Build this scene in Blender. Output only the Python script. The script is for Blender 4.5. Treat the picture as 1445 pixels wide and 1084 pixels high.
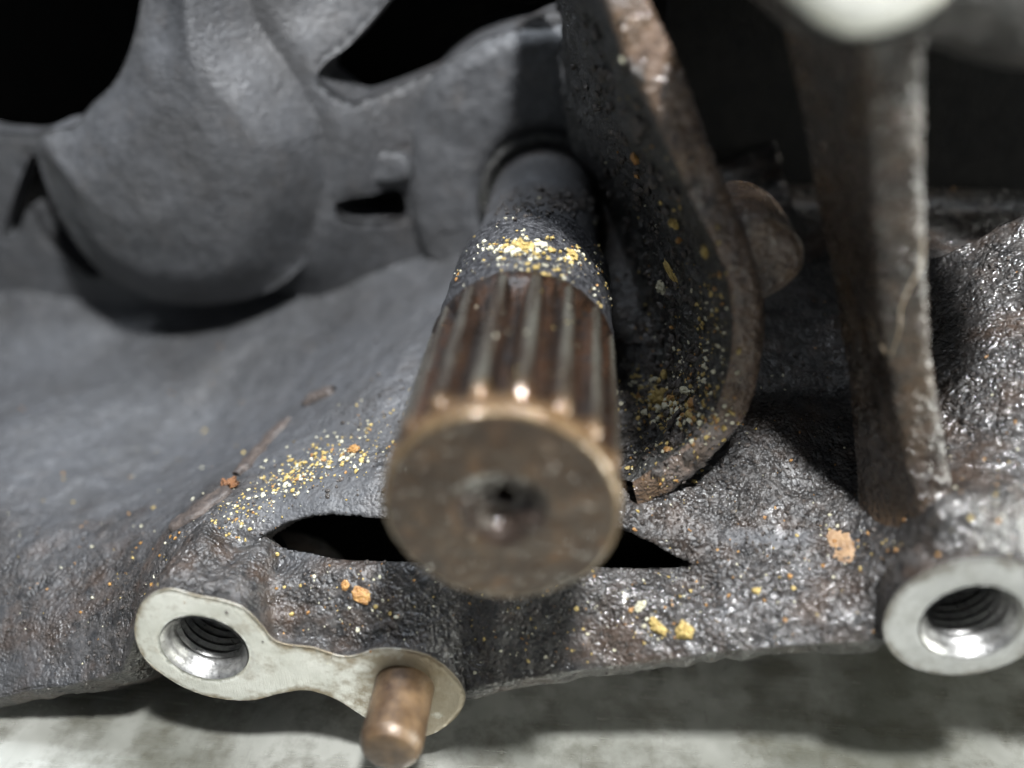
import bpy, bmesh, math, random
import numpy as np
from mathutils import Vector, Matrix
from mathutils.bvhtree import BVHTree
from mathutils.geometry import delaunay_2d_cdt

for o in list(bpy.data.objects):
    bpy.data.objects.remove(o)
SC = bpy.context.scene
COL = SC.collection
MM = 0.001

# ------------------------------------------------------------------ camera
# World axes: X right, Y along the shaft away from the camera, Z up, origin on
# the shaft axis in the plane of the machined faces. Modelling unit: millimetre.
F, CX, CY = 1200.0, 722.5, 542.0
_d = np.array([.079, -.512, .854]); _d /= np.linalg.norm(_d)
_x = np.array([1., 0, 0]) - _d[0] * _d; _x /= np.linalg.norm(_x)
_z = np.cross(_x, _d)
ROT = np.array([_x, _d, _z])
CAM = ROT @ (-np.array([-.5, 9.3, 108.6]))
cd = bpy.data.cameras.new('camera')
cam = bpy.data.objects.new('camera', cd); COL.objects.link(cam)
cd.sensor_width = 36.0; cd.lens = 36.0 * F / 1445.0
cd.clip_start = 0.002; cd.clip_end = 20.0
r_, u_, b_ = ROT @ np.array([1., 0, 0]), ROT @ np.array([0, -1., 0]), ROT @ np.array([0, 0, -1.])
m4 = Matrix(((r_[0], u_[0], b_[0], CAM[0] * MM), (r_[1], u_[1], b_[1], CAM[1] * MM), (r_[2], u_[2], b_[2], CAM[2] * MM), (0, 0, 0, 1)))
cam.matrix_world = m4
cd.dof.use_dof = True; cd.dof.focus_distance = 0.140; cd.dof.aperture_fstop = 5.4
SC.camera = cam

# ------------------------------------------------------------------ light
w = bpy.data.worlds.new('World'); SC.world = w; w.use_nodes = True
bg = w.node_tree.nodes['Background']
bg.inputs[0].default_value = (.80, .88, 1.0, 1); bg.inputs[1].default_value = .16

def area(name, loc, target, power, sx, sy, color):
    l = bpy.data.lights.new(name, 'AREA'); l.shape = 'RECTANGLE'; l.size = sx; l.size_y = sy
    l.energy = power; l.color = color
    o = bpy.data.objects.new(name, l); COL.objects.link(o)
    o.location = loc
    o.rotation_euler = (Vector(target) - Vector(loc)).to_track_quat('-Z', 'Y').to_euler()
    return o
KEY = np.array([60., -105., 350.])
area('work_lamp', tuple(KEY * MM), (0, .03, 0), 3.6, .032, .032, (.96, .98, 1.0))
area('ceiling_tube', (-.05, .30, 1.10), (0, 0, 0), 15.0, 1.3, .09, (.84, .91, 1.0))

area('side_fill', (.80, -.06, .11), (.05, .02, -.06), 8.0, .45, .35, (.97, .99, .93))  # added soft fill to brighten the right of the bench, no window there

SC.view_settings.view_transform = 'Standard'
SC.view_settings.look = 'None'
SC.view_settings.exposure = 0.42
SC.view_settings.gamma = 1.0
SC.render.film_transparent = False
SC.cycles.use_denoising = True
SC.cycles.max_bounces = 4
SC.cycles.use_adaptive_sampling = True; SC.cycles.adaptive_threshold = .045
SC.cycles.sample_clamp_indirect = 6.0

# ------------------------------------------------------------------ numeric helpers
def ray(px, py): return ROT @ np.array([(px - CX) / F, (py - CY) / F, 1.])
def at_y(px, py, y):
    r = ray(px, py); return CAM + (y - CAM[1]) / r[1] * r
def at_z(px, py, z):
    r = ray(px, py); return CAM + (z - CAM[2]) / r[2] * r
def smooth(e0, e1, x):
    t = np.clip((x - e0) / (e1 - e0), 0, 1); return t * t * (3 - 2 * t)
def _hash(ix, iy, iz, seed):
    h = (ix * 374761393 + iy * 668265263 + iz * 2147483647 + seed * 1274126177) & 0xFFFFFFFF
    h = ((h ^ (h >> 13)) * 1274126177) & 0xFFFFFFFF
    h = ((h ^ (h >> 16)) * 2246822519) & 0xFFFFFFFF
    return ((h ^ (h >> 15)) & 0xFFFF) / 32767.5 - 1.0
def vnoise(p, seed=0):
    p = np.asarray(p, float); i = np.floor(p).astype(np.int64); f = p - i
    u = f * f * f * (f * (f * 6 - 15) + 10)
    out = 0
    for dx in (0, 1):
        for dy in (0, 1):
            for dz in (0, 1):
                wgt = (u[:, 0] if dx else 1 - u[:, 0]) * (u[:, 1] if dy else 1 - u[:, 1]) * (u[:, 2] if dz else 1 - u[:, 2])
                out = out + wgt * _hash(i[:, 0] + dx, i[:, 1] + dy, i[:, 2] + dz, seed)
    return out
_RM = np.array([[.36, .48, -.8], [-.8, .6, 0], [.48, .64, .6]])
def fbm(p, wl, octaves=4, seed=0, gain=.5):
    p = np.asarray(p, float) / wl; a, s = 1.0, 0
    for k in range(octaves):
        s = s + a * vnoise(p + 17.3 * k, seed + k); p = (p @ _RM.T) * 2.03; a *= gain
    return s
def catmull(pts, step, closed=True):
    P = [np.asarray(p, float) for p in pts]; n = len(P); out = []
    for i in range(n if closed else n - 1):
        if closed: p0, p1, p2, p3 = P[i - 1], P[i], P[(i + 1) % n], P[(i + 2) % n]
        else: p0, p1, p2, p3 = P[max(i - 1, 0)], P[i], P[i + 1], P[min(i + 2, n - 1)]
        k = max(1, int(np.linalg.norm(p2 - p1) / step))
        for j in range(k):
            t = j / k
            out.append(.5 * ((2 * p1) + (-p0 + p2) * t + (2 * p0 - 5 * p1 + 4 * p2 - p3) * t * t + (-p0 + 3 * p1 - 3 * p2 + p3) * t ** 3))
    if not closed: out.append(P[-1])
    return np.array(out)
def resample(P, n):
    P = np.asarray(P, float); s = np.r_[0, np.cumsum(np.linalg.norm(np.diff(P, axis=0), axis=1))]
    t = np.linspace(0, s[-1], n)
    return np.stack([np.interp(t, s, P[:, k]) for k in range(P.shape[1])], 1)
def inside(pts, poly):
    x, y = pts[:, 0], pts[:, 1]; r = np.zeros(len(pts), bool)
    a = poly; b = np.roll(poly, -1, 0)
    for (x0, y0), (x1, y1) in zip(a, b):
        if y0 == y1: continue
        c = (y0 > y) != (y1 > y)
        r ^= c & (x < (x1 - x0) * (y - y0) / (y1 - y0) + x0)
    return r
def dist_poly(pts, poly, closed=True):
    a = poly if closed else poly[:-1]; b = np.roll(poly, -1, 0) if closed else poly[1:]
    best = np.full(len(pts), 1e9)
    for p, q in zip(a, b):
        e = q - p; L = e @ e
        if L < 1e-12: continue
        t = np.clip(((pts - p) @ e) / L, 0, 1)
        best = np.minimum(best, np.linalg.norm(pts - p - t[:, None] * e, axis=1))
    return best

# ------------------------------------------------------------------ object helpers
ORIG = {}
def empty(name, loc_mm, label, cat, group=None):
    o = bpy.data.objects.new(name, None); COL.objects.link(o)
    o.location = Vector(loc_mm) * MM; o.empty_display_size = .005
    ORIG[o.name] = np.asarray(loc_mm, float)
    o['label'] = label; o['category'] = cat
    if group: o['group'] = group
    return o
BVHS = {}
def mesh_obj(name, V, Fc, mat, parent=None, origin=None, attrs=None, smooth_shade=True, mat_idx=None, keep=None):
    """V in world millimetres; stored relative to the parent's (or own) origin."""
    V = np.asarray(V, float)
    if parent is not None:
        off = parent.get('_o'); off = ORIG.get(parent.name, np.zeros(3))
    else:
        off = np.zeros(3) if origin is None else np.asarray(origin, float)
    me = bpy.data.meshes.new(name)
    me.from_pydata([tuple(v) for v in (V - off) * MM], [], [tuple(int(i) for i in f) for f in Fc])
    mats = mat if isinstance(mat, (list, tuple)) else [mat]
    for m in mats: me.materials.append(m)
    if mat_idx is not None: me.polygons.foreach_set('material_index', np.asarray(mat_idx, np.int32))
    if smooth_shade: me.polygons.foreach_set('use_smooth', np.ones(len(me.polygons), bool))
    for k, a in (attrs or {}).items():
        at = me.attributes.new(k, 'FLOAT', 'POINT'); at.data.foreach_set('value', np.asarray(a, np.float32))
    me.update()
    o = bpy.data.objects.new(name, me); COL.objects.link(o)
    if parent is not None: o.parent = parent; ORIG[o.name] = off
    else: o.location = Vector(off) * MM; ORIG[o.name] = off
    if keep is not None:
        BVHS[keep] = BVHTree.FromPolygons([tuple(v) for v in V], [tuple(int(i) for i in f) for f in Fc])
    return o
def grid_faces(nu, nv, cu=False, cv=False, flip=False):
    i = np.arange(nu if cu else nu - 1); j = np.arange(nv if cv else nv - 1)
    I, J = np.meshgrid(i, j, indexing='ij'); I2, J2 = (I + 1) % nu, (J + 1) % nv
    f = np.stack([I * nv + J, I2 * nv + J, I2 * nv + J2, I * nv + J2], -1).reshape(-1, 4)
    return f[:, ::-1] if flip else f
def normals(V, Fc):
    V = np.asarray(V); Fc = np.asarray(Fc)
    n = np.cross(V[Fc[:, 1]] - V[Fc[:, 0]], V[Fc[:, 2]] - V[Fc[:, 0]])
    N = np.zeros_like(V)
    for k in range(Fc.shape[1]): np.add.at(N, Fc[:, k], n)
    return N / np.maximum(np.linalg.norm(N, axis=1), 1e-9)[:, None]
def lathe(prof, c=(0, 0), n=96, a0=0):
    """profile list of (y, r) turned round the axis parallel to Y through x,z = c"""
    prof = np.asarray(prof, float); th = np.linspace(0, 2 * math.pi, n, endpoint=False) + a0
    V = np.stack([np.stack([c[0] + r * np.sin(th), np.full(n, y), c[1] + r * np.cos(th)], 1) for y, r in prof], 0)
    return V.reshape(-1, 3), grid_faces(len(prof), n, False, True)
def plate(outline, y0, step, profile, depth, holes=(), noise=None, back=True):
    """solid sheet facing -Y: outline in xz (mm), profile(dist) pushes the face back near its border,
    side walls run back `depth` mm."""
    outline = np.asarray(outline); holes = [np.asarray(h) for h in holes]
    lo, hi = outline.min(0), outline.max(0)
    gx, gz = np.meshgrid(np.arange(lo[0], hi[0], step), np.arange(lo[1], hi[1], step * .87))
    gx[1::2] += step * .5
    g = np.stack([gx.ravel(), gz.ravel()], 1)
    k = inside(g, outline)
    for h in holes: k &= ~inside(g, h)
    g = g[k]
    dd = dist_poly(g, outline)
    for h in holes: dd = np.minimum(dd, dist_poly(g, h))
    g = g[dd > step * .45]; dd = dd[dd > step * .45]
    loops = [outline] + holes; pts = np.concatenate(loops + [g]); nb = sum(len(l) for l in loops)
    edges = []; s = 0
    for l in loops:
        edges += [(s + i, s + (i + 1) % len(l)) for i in range(len(l))]; s += len(l)
    vo, _, fo, ov, _, _ = delaunay_2d_cdt([Vector(p) for p in pts], edges, [], 0, 1e-6)
    vo = np.array([tuple(v) for v in vo]); T = np.array([tuple(f) for f in fo if len(f) == 3])
    c = vo[T].mean(1); k = inside(c, outline)
    for h in holes: k &= ~inside(c, h)
    T = T[k]
    D = dist_poly(vo, outline)
    for h in holes: D = np.minimum(D, dist_poly(vo, h))
    V = np.stack([vo[:, 0], y0 + profile(D), vo[:, 1]], 1)
    if noise is not None: V[:, 1] += noise(V, D)
    a, b2, c2 = V[T[:, 0]], V[T[:, 1]], V[T[:, 2]]
    nn = np.cross(b2 - a, c2 - a)[:, 1] > 0
    T[nn] = T[nn][:, ::-1]
    Fc = [tuple(t) for t in T]
    # side walls
    Vl = [V]; base = len(V)
    mp = {}
    for i, lst in enumerate(ov):
        for q in lst: mp[q] = i
    s = 0
    for li, l in enumerate(loops):
        idx = [mp[s + i] for i in range(len(l))]; s += len(l)
        nr = 14 if depth > 10 else 5
        rows = [idx]
        for q in range(1, nr + 1):
            W = V[idx].copy(); W[:, 1] = V[idx][:, 1] + (y0 + depth - V[idx][:, 1]) * (q / nr)
            rows.append(list(range(base, base + len(idx)))); Vl.append(W); base += len(idx)
        A = V[idx]; area2 = np.sum(A[:, 0] * np.roll(A[:, 2], -1) - np.roll(A[:, 0], -1) * A[:, 2])
        for q in range(nr):
            for i in range(len(idx)):
                j = (i + 1) % len(idx)
                f = (rows[q][i], rows[q + 1][i], rows[q + 1][j], rows[q][j])
                if (area2 > 0) == (li == 0): f = f[::-1]
                Fc.append(f)
    return np.concatenate(Vl), Fc

# ------------------------------------------------------------------ materials
class Mat:
    def __init__(s, name):
        s.m = bpy.data.materials.new(name); s.m.use_nodes = True; s.t = s.m.node_tree
        s.b = s.t.nodes['Principled BSDF']
        tc = s.t.nodes.new('ShaderNodeTexCoord'); mp = s.t.nodes.new('ShaderNodeMapping')
        mp.inputs['Scale'].default_value = (1000, 1000, 1000)
        s.t.links.new(tc.outputs['Object'], mp.inputs[0]); s.co = mp.outputs[0]
    def n(s, typ, ins=None, **props):
        nd = s.t.nodes.new(typ)
        for k, v in props.items(): setattr(nd, k, v)
        for k, v in (ins or {}).items():
            if hasattr(v, 'is_linked') or hasattr(v, 'links'): s.t.links.new(v, nd.inputs[k])
            else: nd.inputs[k].default_value = v
        return nd
    def noise(s, scale, detail=4, rough=.55, off=0, co=None, dist=0):
        v = co or s.co
        if off:
            v = s.n('ShaderNodeVectorMath', {0: v, 1: (off, off * 1.7, -off)}, operation='ADD').outputs[0]
        return s.n('ShaderNodeTexNoise', {'Vector': v, 'Scale': scale, 'Detail': detail, 'Roughness': rough, 'Distortion': dist}).outputs[0]
    def voro(s, scale, out=0):
        return s.n('ShaderNodeTexVoronoi', {'Vector': s.co, 'Scale': scale}).outputs[out]
    def math(s, op, a, b=0.0, clamp=False):
        return s.n('ShaderNodeMath', {0: a, 1: b}, operation=op, use_clamp=clamp).outputs[0]
    def ramp(s, fac, stops):
        r = s.n('ShaderNodeValToRGB', {0: fac}); e = r.color_ramp.elements
        while len(e) < len(stops): e.new(.5)
        for el, (p, c) in zip(e, stops):
            el.position = p; el.color = (c, c, c, 1) if isinstance(c, (int, float)) else (*c, 1)
        return r.outputs[0]
    def mix(s, fac, a, b):
        nd = s.t.nodes.new('ShaderNodeMix'); nd.data_type = 'RGBA'
        for k, v in ((0, fac), (6, a), (7, b)):
            if hasattr(v, 'links'): s.t.links.new(v, nd.inputs[k])
            elif k == 0: nd.inputs[k].default_value = v
            else: nd.inputs[k].default_value = (*v, 1)
        return nd.outputs[2]
    def attr(s, name): return s.n('ShaderNodeAttribute', attribute_name=name).outputs['Fac']
    def set(s, **kw):
        for k, v in kw.items():
            k = k.replace('_', ' ')
            if hasattr(v, 'links'): s.t.links.new(v, s.b.inputs[k])
            else: s.b.inputs[k].default_value = (*v, 1) if isinstance(v, tuple) and len(v) == 3 else v
    def bump(s, hts):
        """list of (height socket, distance mm) chained"""
        prev = None
        for h, dmm in hts:
            nd = s.n('ShaderNodeBump', {'Height': h, 'Strength': 1.0, 'Distance': dmm * MM})
            if prev is not None: s.t.links.new(prev, nd.inputs['Normal'])
            prev = nd.outputs[0]
        s.t.links.new(prev, s.b.inputs['Normal']); s.t.links.new(prev, s.b.inputs['Coat Normal'])

def cast_material(name, use_attr=True, oil_const=.5, dark=1.0):
    M = Mat(name)
    big = M.noise(.06, 5, .6); mid = M.noise(.45, 5, .6, 5.1); fine = M.noise(2.2, 4, .6, 9.7)
    oil = M.attr('oil') if use_attr else oil_const
    o2 = M.math('ADD', oil, M.math('MULTIPLY', M.math('SUBTRACT', big, .5), .9))
    o3 = M.n('ShaderNodeMapRange', {0: o2, 1: .3, 2: .7}, clamp=True, interpolation_type='SMOOTHSTEP').outputs[0]
    dry = M.mix(M.ramp(mid, [(.3, 0.), (.7, 1.)]), tuple(c * dark for c in (.034, .035, .038)), tuple(c * dark for c in (.068, .069, .073)))
    dry = M.mix(M.math('MULTIPLY', M.ramp(M.noise(.16, 6, .7, 21), [(.55, 0.), (.75, 1.)]), .3), dry, (.085, .07, .058))
    dry = M.mix(M.math('MULTIPLY', M.ramp(M.noise(.05, 6, .75, 81), [(.45, 0.), (.62, 1.)]), .65), dry, (.038, .037, .037))
    dry = M.mix(M.math('MULTIPLY', M.ramp(M.noise(2.4, 3, .7, 83), [(.6, 0.), (.72, 1.)]), .5), dry, (.14, .14, .145))
    wet = M.mix(M.ramp(mid, [(.35, 0.), (.7, 1.)]), tuple(c * dark for c in (.011, .0105, .0105)), tuple(c * dark for c in (.058, .052, .048)))
    wet = M.mix(M.math('MULTIPLY', M.ramp(M.noise(.11, 4, .6, 33), [(.5, 0.), (.68, 1.)]), .6), wet, tuple(c * dark for c in (.055, .030, .016)))
    wet = M.mix(M.math('MULTIPLY', M.ramp(M.noise(1.3, 3, .6, 41), [(.62, 0.), (.72, 1.)]), .5), wet, (.15, .125, .11))
    col = M.mix(o3, dry, wet)
    rw = M.n('ShaderNodeMapRange', {0: M.noise(.3, 4, .6, 55), 1: .3, 2: .7, 3: .32, 4: .62}).outputs[0]
    rough = M.n('ShaderNodeMix', {0: o3, 2: .58, 3: rw}).outputs[0]
    M.set(Base_Color=col, Roughness=rough)
    M.b.inputs['Specular IOR Level'].default_value = .55
    wetm = M.math('ADD', M.attr('wet'), M.math('MULTIPLY', M.math('SUBTRACT', M.noise(.10, 4, .65, 71), .5), 1.6))
    wm = M.n('ShaderNodeMapRange', {0: wetm, 1: .3, 2: .8}, clamp=True).outputs[0]
    M.set(Coat_Weight=M.math('MULTIPLY', o3, wm), Coat_Roughness=.10)
    k = M.n('ShaderNodeMapRange', {0: o3, 1: 0., 2: 1., 3: .34, 4: .75}).outputs[0]
    sc_ = lambda h: M.math('MULTIPLY', h, k)
    vs = M.n('ShaderNodeTexVoronoi', {'Vector': M.co, 'Scale': 1.7, 'Smoothness': .5}, feature='SMOOTH_F1').outputs[0]
    v2 = M.n('ShaderNodeTexVoronoi', {'Vector': M.co, 'Scale': .9, 'Smoothness': .4}, feature='SMOOTH_F1').outputs[0]
    ma = M.ramp(M.noise(.17, 4, .6, 61), [(.38, .12), (.62, 1.)]); mb = M.ramp(M.noise(.13, 4, .6, 67), [(.42, .05), (.66, 1.)])
    pits = M.ramp(M.noise(1.1, 4, .7, 91), [(.30, 0.), (.42, 1.)])
    M.bump([(sc_(M.math('MULTIPLY', M.math('MULTIPLY', vs, ma), -1.0)), .62), (sc_(M.math('MULTIPLY', M.math('MULTIPLY', v2, mb), -1.0)), .8), (sc_(pits), .30), (sc_(M.noise(.7, 2, .5, 3)), .26), (sc_(M.noise(2.6, 2, .55, 8)), .16)])
    return M.m
CAST = cast_material('cast_aluminium_oily')

def grime_material():
    M = Mat('black_grime')
    mid = M.noise(.5, 5, .65); fine = M.noise(2.4, 4, .6, 4)
    col = M.mix(M.ramp(mid, [(.35, 0.), (.72, 1.)]), (.014, .0145, .014), (.065, .062, .057))
    col = M.mix(M.math('MULTIPLY', M.ramp(M.noise(.2, 4, .6, 14), [(.55, 0.), (.7, 1.)]), .5), col, (.04, .042, .028))
    M.set(Base_Color=col, Roughness=M.n('ShaderNodeMapRange', {0: fine, 1: .3, 2: .7, 3: .3, 4: .75}).outputs[0])
    M.bump([(M.noise(.5, 2, .6, 8), 1.4), (M.noise(1.4, 2, .6, 3), .7)])
    M.set(Coat_Weight=.35, Coat_Roughness=.15)
    return M.m
GRIME = grime_material()

def brown_cast(name, g):
    M = Mat(name)
    mid = M.noise(.35, 5, .6); fine = M.noise(1.8, 4, .6, 4)
    col = M.mix(M.ramp(mid, [(.35, 0.), (.68, 1.)]), (.030 * g, .021 * g, .016 * g), (.090 * g, .062 * g, .045 * g))
    col = M.mix(M.math('MULTIPLY', M.ramp(M.noise(.14, 4, .6, 14), [(.46, 0.), (.62, 1.)]), .6), col, (.085 * g ** .5, .05 * g ** .5, .024 * g ** .5))
    col = M.mix(M.math('MULTIPLY', M.ramp(M.noise(.09, 4, .6, 24), [(.5, 0.), (.7, 1.)]), .6 if g > 1 else .15), col, (.09 * g, .088 * g, .088 * g))
    M.set(Base_Color=col, Roughness=M.n('ShaderNodeMapRange', {0: M.noise(.5, 3, .5, 8), 1: .3, 2: .7, 3: .16, 4: .45}).outputs[0], Coat_Weight=.8, Coat_Roughness=.10)
    pt = M.ramp(M.noise(.15, 3, .6, 51), [(.4, .3), (.62, 1.)])
    M.bump([(M.noise(.6, 2, .5, 8), .5), (M.math('MULTIPLY', M.noise(1.5, 1, .5, 2), pt), .75), (M.math('MULTIPLY', M.noise(2.8, 1, .5, 4), pt), .25)])
    return M.m
BROWN = brown_cast('brown_varnished_casting', .45)
RIMM = brown_cast('worn_guard_rim', 1.9)

def machined(name, c0, c1, stain, amount):
    M = Mat(name)
    a = M.noise(.12, 5, .65); b = M.noise(.7, 6, .75, 7); big = M.noise(.16, 5, .7, 13)
    sc = M.n('ShaderNodeMapping', {0: M.co, 'Scale': (9, 1, .6), 'Rotation': (0, .5, 0)}).outputs[0]
    scr = M.noise(.5, 3, .6, 0, sc)
    col = M.mix(M.ramp(a, [(.3, 0.), (.7, 1.)]), c0, c1)
    col = M.mix(M.math('MULTIPLY', M.ramp(M.math('ADD', M.math('MULTIPLY', big, .65), M.math('MULTIPLY', b, .35)), [(.5, 0.), (.66, 1.)]), amount), col, stain)
    edge = M.attr('edge')
    col = M.mix(M.math('MULTIPLY', M.ramp(M.math('ADD', edge, M.math('MULTIPLY', M.math('SUBTRACT', big, .5), 2.2)), [(.42, 0.), (.85, 1.)]), .8), col, stain)
    col = M.mix(M.math('MULTIPLY', M.ramp(M.noise(2.6, 3, .7, 17), [(.62, 0.), (.74, 1.)]), .5), col, (.12, .10, .075))
    M.set(Base_Color=col, Metallic=.5, Roughness=M.n('ShaderNodeMapRange', {0: b, 1: .3, 2: .7, 3: .32, 4: .58}).outputs[0])
    M.bump([(b, .09), (scr, .05)])
    return M.m
PALE = machined('pale_machined_face', (.58, .575, .51), (.82, .81, .75), (.22, .165, .09), .6)
GREY = machined('grey_machined_face', (.38, .38, .365), (.52, .52, .50), (.17, .15, .12), .45)

def simple(name, c0, c1, scale, r0, r1, metal=0., bumps=((1.5, .2),), coat=0.):
    M = Mat(name)
    a = M.noise(scale, 5, .65)
    M.set(Base_Color=M.mix(M.ramp(a, [(.35, 0.), (.65, 1.)]), c0, c1), Metallic=metal,
          Roughness=M.n('ShaderNodeMapRange', {0: M.noise(scale * 2, 4, .6, 6), 1: .3, 2: .7, 3: r0, 4: r1}).outputs[0])
    M.b.inputs['Coat Weight'].default_value = coat; M.b.inputs['Coat Roughness'].default_value = .15
    M.bump([(M.noise(s, 4, .6, 3 + i), dd) for i, (s, dd) in enumerate(bumps)])
    return M.m
VOID = simple('black_void', (.003, .003, .003), (.006, .0055, .005), .2, .7, .9)  # near-black colour stands in for the shade inside the openings
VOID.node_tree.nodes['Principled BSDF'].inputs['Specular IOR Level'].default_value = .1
THREAD = simple('cut_thread_metal', (.24, .235, .225), (.46, .455, .44), .8, .25, .5, .85, ((2., .05),))
PIN = simple('rusted_pin_steel', (.036, .019, .010), (.135, .084, .043), .22, .3, .6, .2, ((1.2, .08), (4, .04)), .25)
GOLD = simple('yellow_grit', (.24, .16, .04), (.47, .36, .13), 1.2, .45, .7, 0, ((2.5, .25),), .1)
PALEGRIT = simple('pale_grit', (.36, .33, .22), (.58, .56, .44), 1.2, .4, .6, 0, ((2.5, .25),), .15)
ORANGE = simple('orange_grit', (.22, .10, .03), (.38, .21, .06), 1.2, .35, .6, 0, ((2.5, .25),), .2)
DARKGRIT = simple('dark_crumbs', (.016, .014, .013), (.085, .070, .060), 1.2, .3, .6, 0, ((2.5, .3),), .2)
TAN = simple('tan_flake', (.16, .09, .045), (.30, .19, .10), .5, .4, .6, 0, ((1.5, .2),))
STRIPM = simple('old_sealant', (.035, .028, .025), (.085, .066, .055), .5, .45, .65, 0, ((.8, .3), (3, .1)))
RUSTBIT = simple('rusty_flake', (.10, .045, .02), (.24, .11, .045), .8, .45, .7, 0, ((1.5, .3),))
FIBRE = simple('pale_fibre', (.30, .22, .14), (.45, .36, .25), .8, .5, .6)

def spline_metal():
    M = Mat('rusty_spline_steel')
    st = M.n('ShaderNodeMapping', {0: M.co, 'Scale': (1, .09, 1)}).outputs[0]
    a = M.noise(.7, 5, .6, 0, st); b = M.noise(.5, 5, .65, 6)
    land = M.attr('land')
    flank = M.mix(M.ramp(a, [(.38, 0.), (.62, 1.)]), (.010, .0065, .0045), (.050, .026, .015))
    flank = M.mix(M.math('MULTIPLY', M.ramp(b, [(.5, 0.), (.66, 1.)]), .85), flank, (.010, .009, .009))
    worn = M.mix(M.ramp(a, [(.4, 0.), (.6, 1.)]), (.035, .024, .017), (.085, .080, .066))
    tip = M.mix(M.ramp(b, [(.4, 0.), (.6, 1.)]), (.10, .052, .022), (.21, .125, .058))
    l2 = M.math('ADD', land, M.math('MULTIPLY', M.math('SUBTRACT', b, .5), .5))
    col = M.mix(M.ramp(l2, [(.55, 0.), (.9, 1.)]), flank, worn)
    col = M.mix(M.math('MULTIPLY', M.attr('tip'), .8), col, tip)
    M.set(Base_Color=col, Metallic=.5, Roughness=M.n('ShaderNodeMapRange', {0: b, 1: .3, 2: .7, 3: .2, 4: .45}).outputs[0])
    M.b.inputs['Coat Weight'].default_value = .7; M.b.inputs['Coat Roughness'].default_value = .08
    M.bump([(M.noise(.8, 3, .6, 3), .16), (a, .10), (M.noise(2.2, 1, .5, 9), .05)])
    return M.m
SPLINE = spline_metal()

def face_metal():
    M = Mat('oily_brown_end_face')
    a = M.noise(.13, 5, .6); b = M.noise(.5, 5, .65, 6)
    rim = M.attr('rim')
    col = M.mix(M.ramp(a, [(.35, 0.), (.65, 1.)]), (.026, .015, .008), (.075, .046, .024))
    col = M.mix(M.math('MULTIPLY', M.ramp(b, [(.45, 0.), (.66, 1.)]), .75), col, (.040, .024, .014))
    col = M.mix(M.math('MULTIPLY', M.ramp(M.noise(.22, 5, .7, 27), [(.54, 0.), (.7, 1.)]), .6), col, (.15, .075, .03))
    pit = M.math('ADD', M.attr('pit'), M.math('MULTIPLY', M.math('SUBTRACT', b, .5), 1.1))
    col = M.mix(M.math('MULTIPLY', M.ramp(pit, [(.4, 0.), (.75, 1.)]), .85), col, (.028, .018, .013))
    col = M.mix(M.math('MULTIPLY', rim, .85), col, (.18, .125, .065))
    M.set(Base_Color=col, Metallic=.45, Roughness=M.n('ShaderNodeMapRange', {0: M.noise(.4, 3, .5, 9), 1: .35, 2: .65, 3: .26, 4: .55}).outputs[0])
    M.b.inputs['Coat Weight'].default_value = .8; M.b.inputs['Coat Roughness'].default_value = .08
    drop = M.ramp(M.voro(.42), [(.10, 1.), (.30, 0.)])
    M.bump([(M.noise(.3, 2, .6, 3), .5), (M.noise(.8, 2, .6, 5), .28), (drop, .35)])
    return M.m
FACE = face_metal()

def collar_metal():
    M = Mat('black_pitted_collar')
    a = M.noise(.9, 5, .65); b = M.noise(.3, 4, .6, 5)
    col = M.mix(M.ramp(a, [(.4, 0.), (.68, 1.)]), (.014, .014, .016), (.10, .10, .105))
    M.set(Base_Color=col, Metallic=.3, Roughness=M.n('ShaderNodeMapRange', {0: b, 1: .3, 2: .7, 3: .25, 4: .5}).outputs[0])
    M.bump([(M.noise(1.4, 4, .6, 3), .35), (M.voro(1.6), .25)])
    return M.m
COLLAR = collar_metal()

def bench_metal():
    M = Mat('scuffed_steel_bench')
    a = M.noise(.02, 5, .6); b = M.noise(.09, 6, .7, 3)
    sc = M.n('ShaderNodeMapping', {0: M.co, 'Scale': (.02, .5, 1), 'Rotation': (0, 0, .9)}).outputs[0]
    sc2 = M.n('ShaderNodeMapping', {0: M.co, 'Scale': (.5, .025, 1), 'Rotation': (0, 0, .35)}).outputs[0]
    s1 = M.noise(1., 4, .7, 0, sc); s2 = M.noise(1., 4, .7, 3, sc2)
    col = M.mix(M.ramp(a, [(.38, 0.), (.6, 1.)]), (.20, .203, .17), (.50, .50, .45))
    col = M.mix(M.math('MULTIPLY', M.ramp(b, [(.45, 0.), (.66, 1.)]), .7), col, (.09, .082, .055))
    col = M.mix(M.math('MULTIPLY', M.ramp(s2, [(.6, 0.), (.75, 1.)]), .35), col, (.07, .065, .045))
    M.set(Base_Color=col, Metallic=.5, Roughness=M.n('ShaderNodeMapRange', {0: M.math('ADD', M.math('MULTIPLY', s1, .5), M.math('MULTIPLY', b, .5)), 1: .3, 2: .7, 3: .15, 4: .34}).outputs[0])
    M.bump([(s1, .02), (s2, .02), (M.noise(.05, 2, .5, 8), .6)])
    return M.m
BENCH = bench_metal()

# ------------------------------------------------------------------ workbench
ZB = -65.0
n = 60
gx, gy = np.meshgrid(np.linspace(-420, 420, n), np.linspace(-180, 420, n), indexing='ij')
V = np.stack([gx.ravel(), gy.ravel(), np.full(gx.size, ZB)], 1)
V[:, 2] += .25 * fbm(V, 70, 2, 5)
b = mesh_obj('workbench_top', V, grid_faces(n, n), BENCH)
b['kind'] = 'structure'

# ------------------------------------------------------------------ gearbox housing
HO = np.array([0, 60.0, ZB])
H = empty('gearbox_housing', HO, 'dirty cast aluminium gearbox housing coated in oil and grit', 'gearbox housing')

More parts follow.
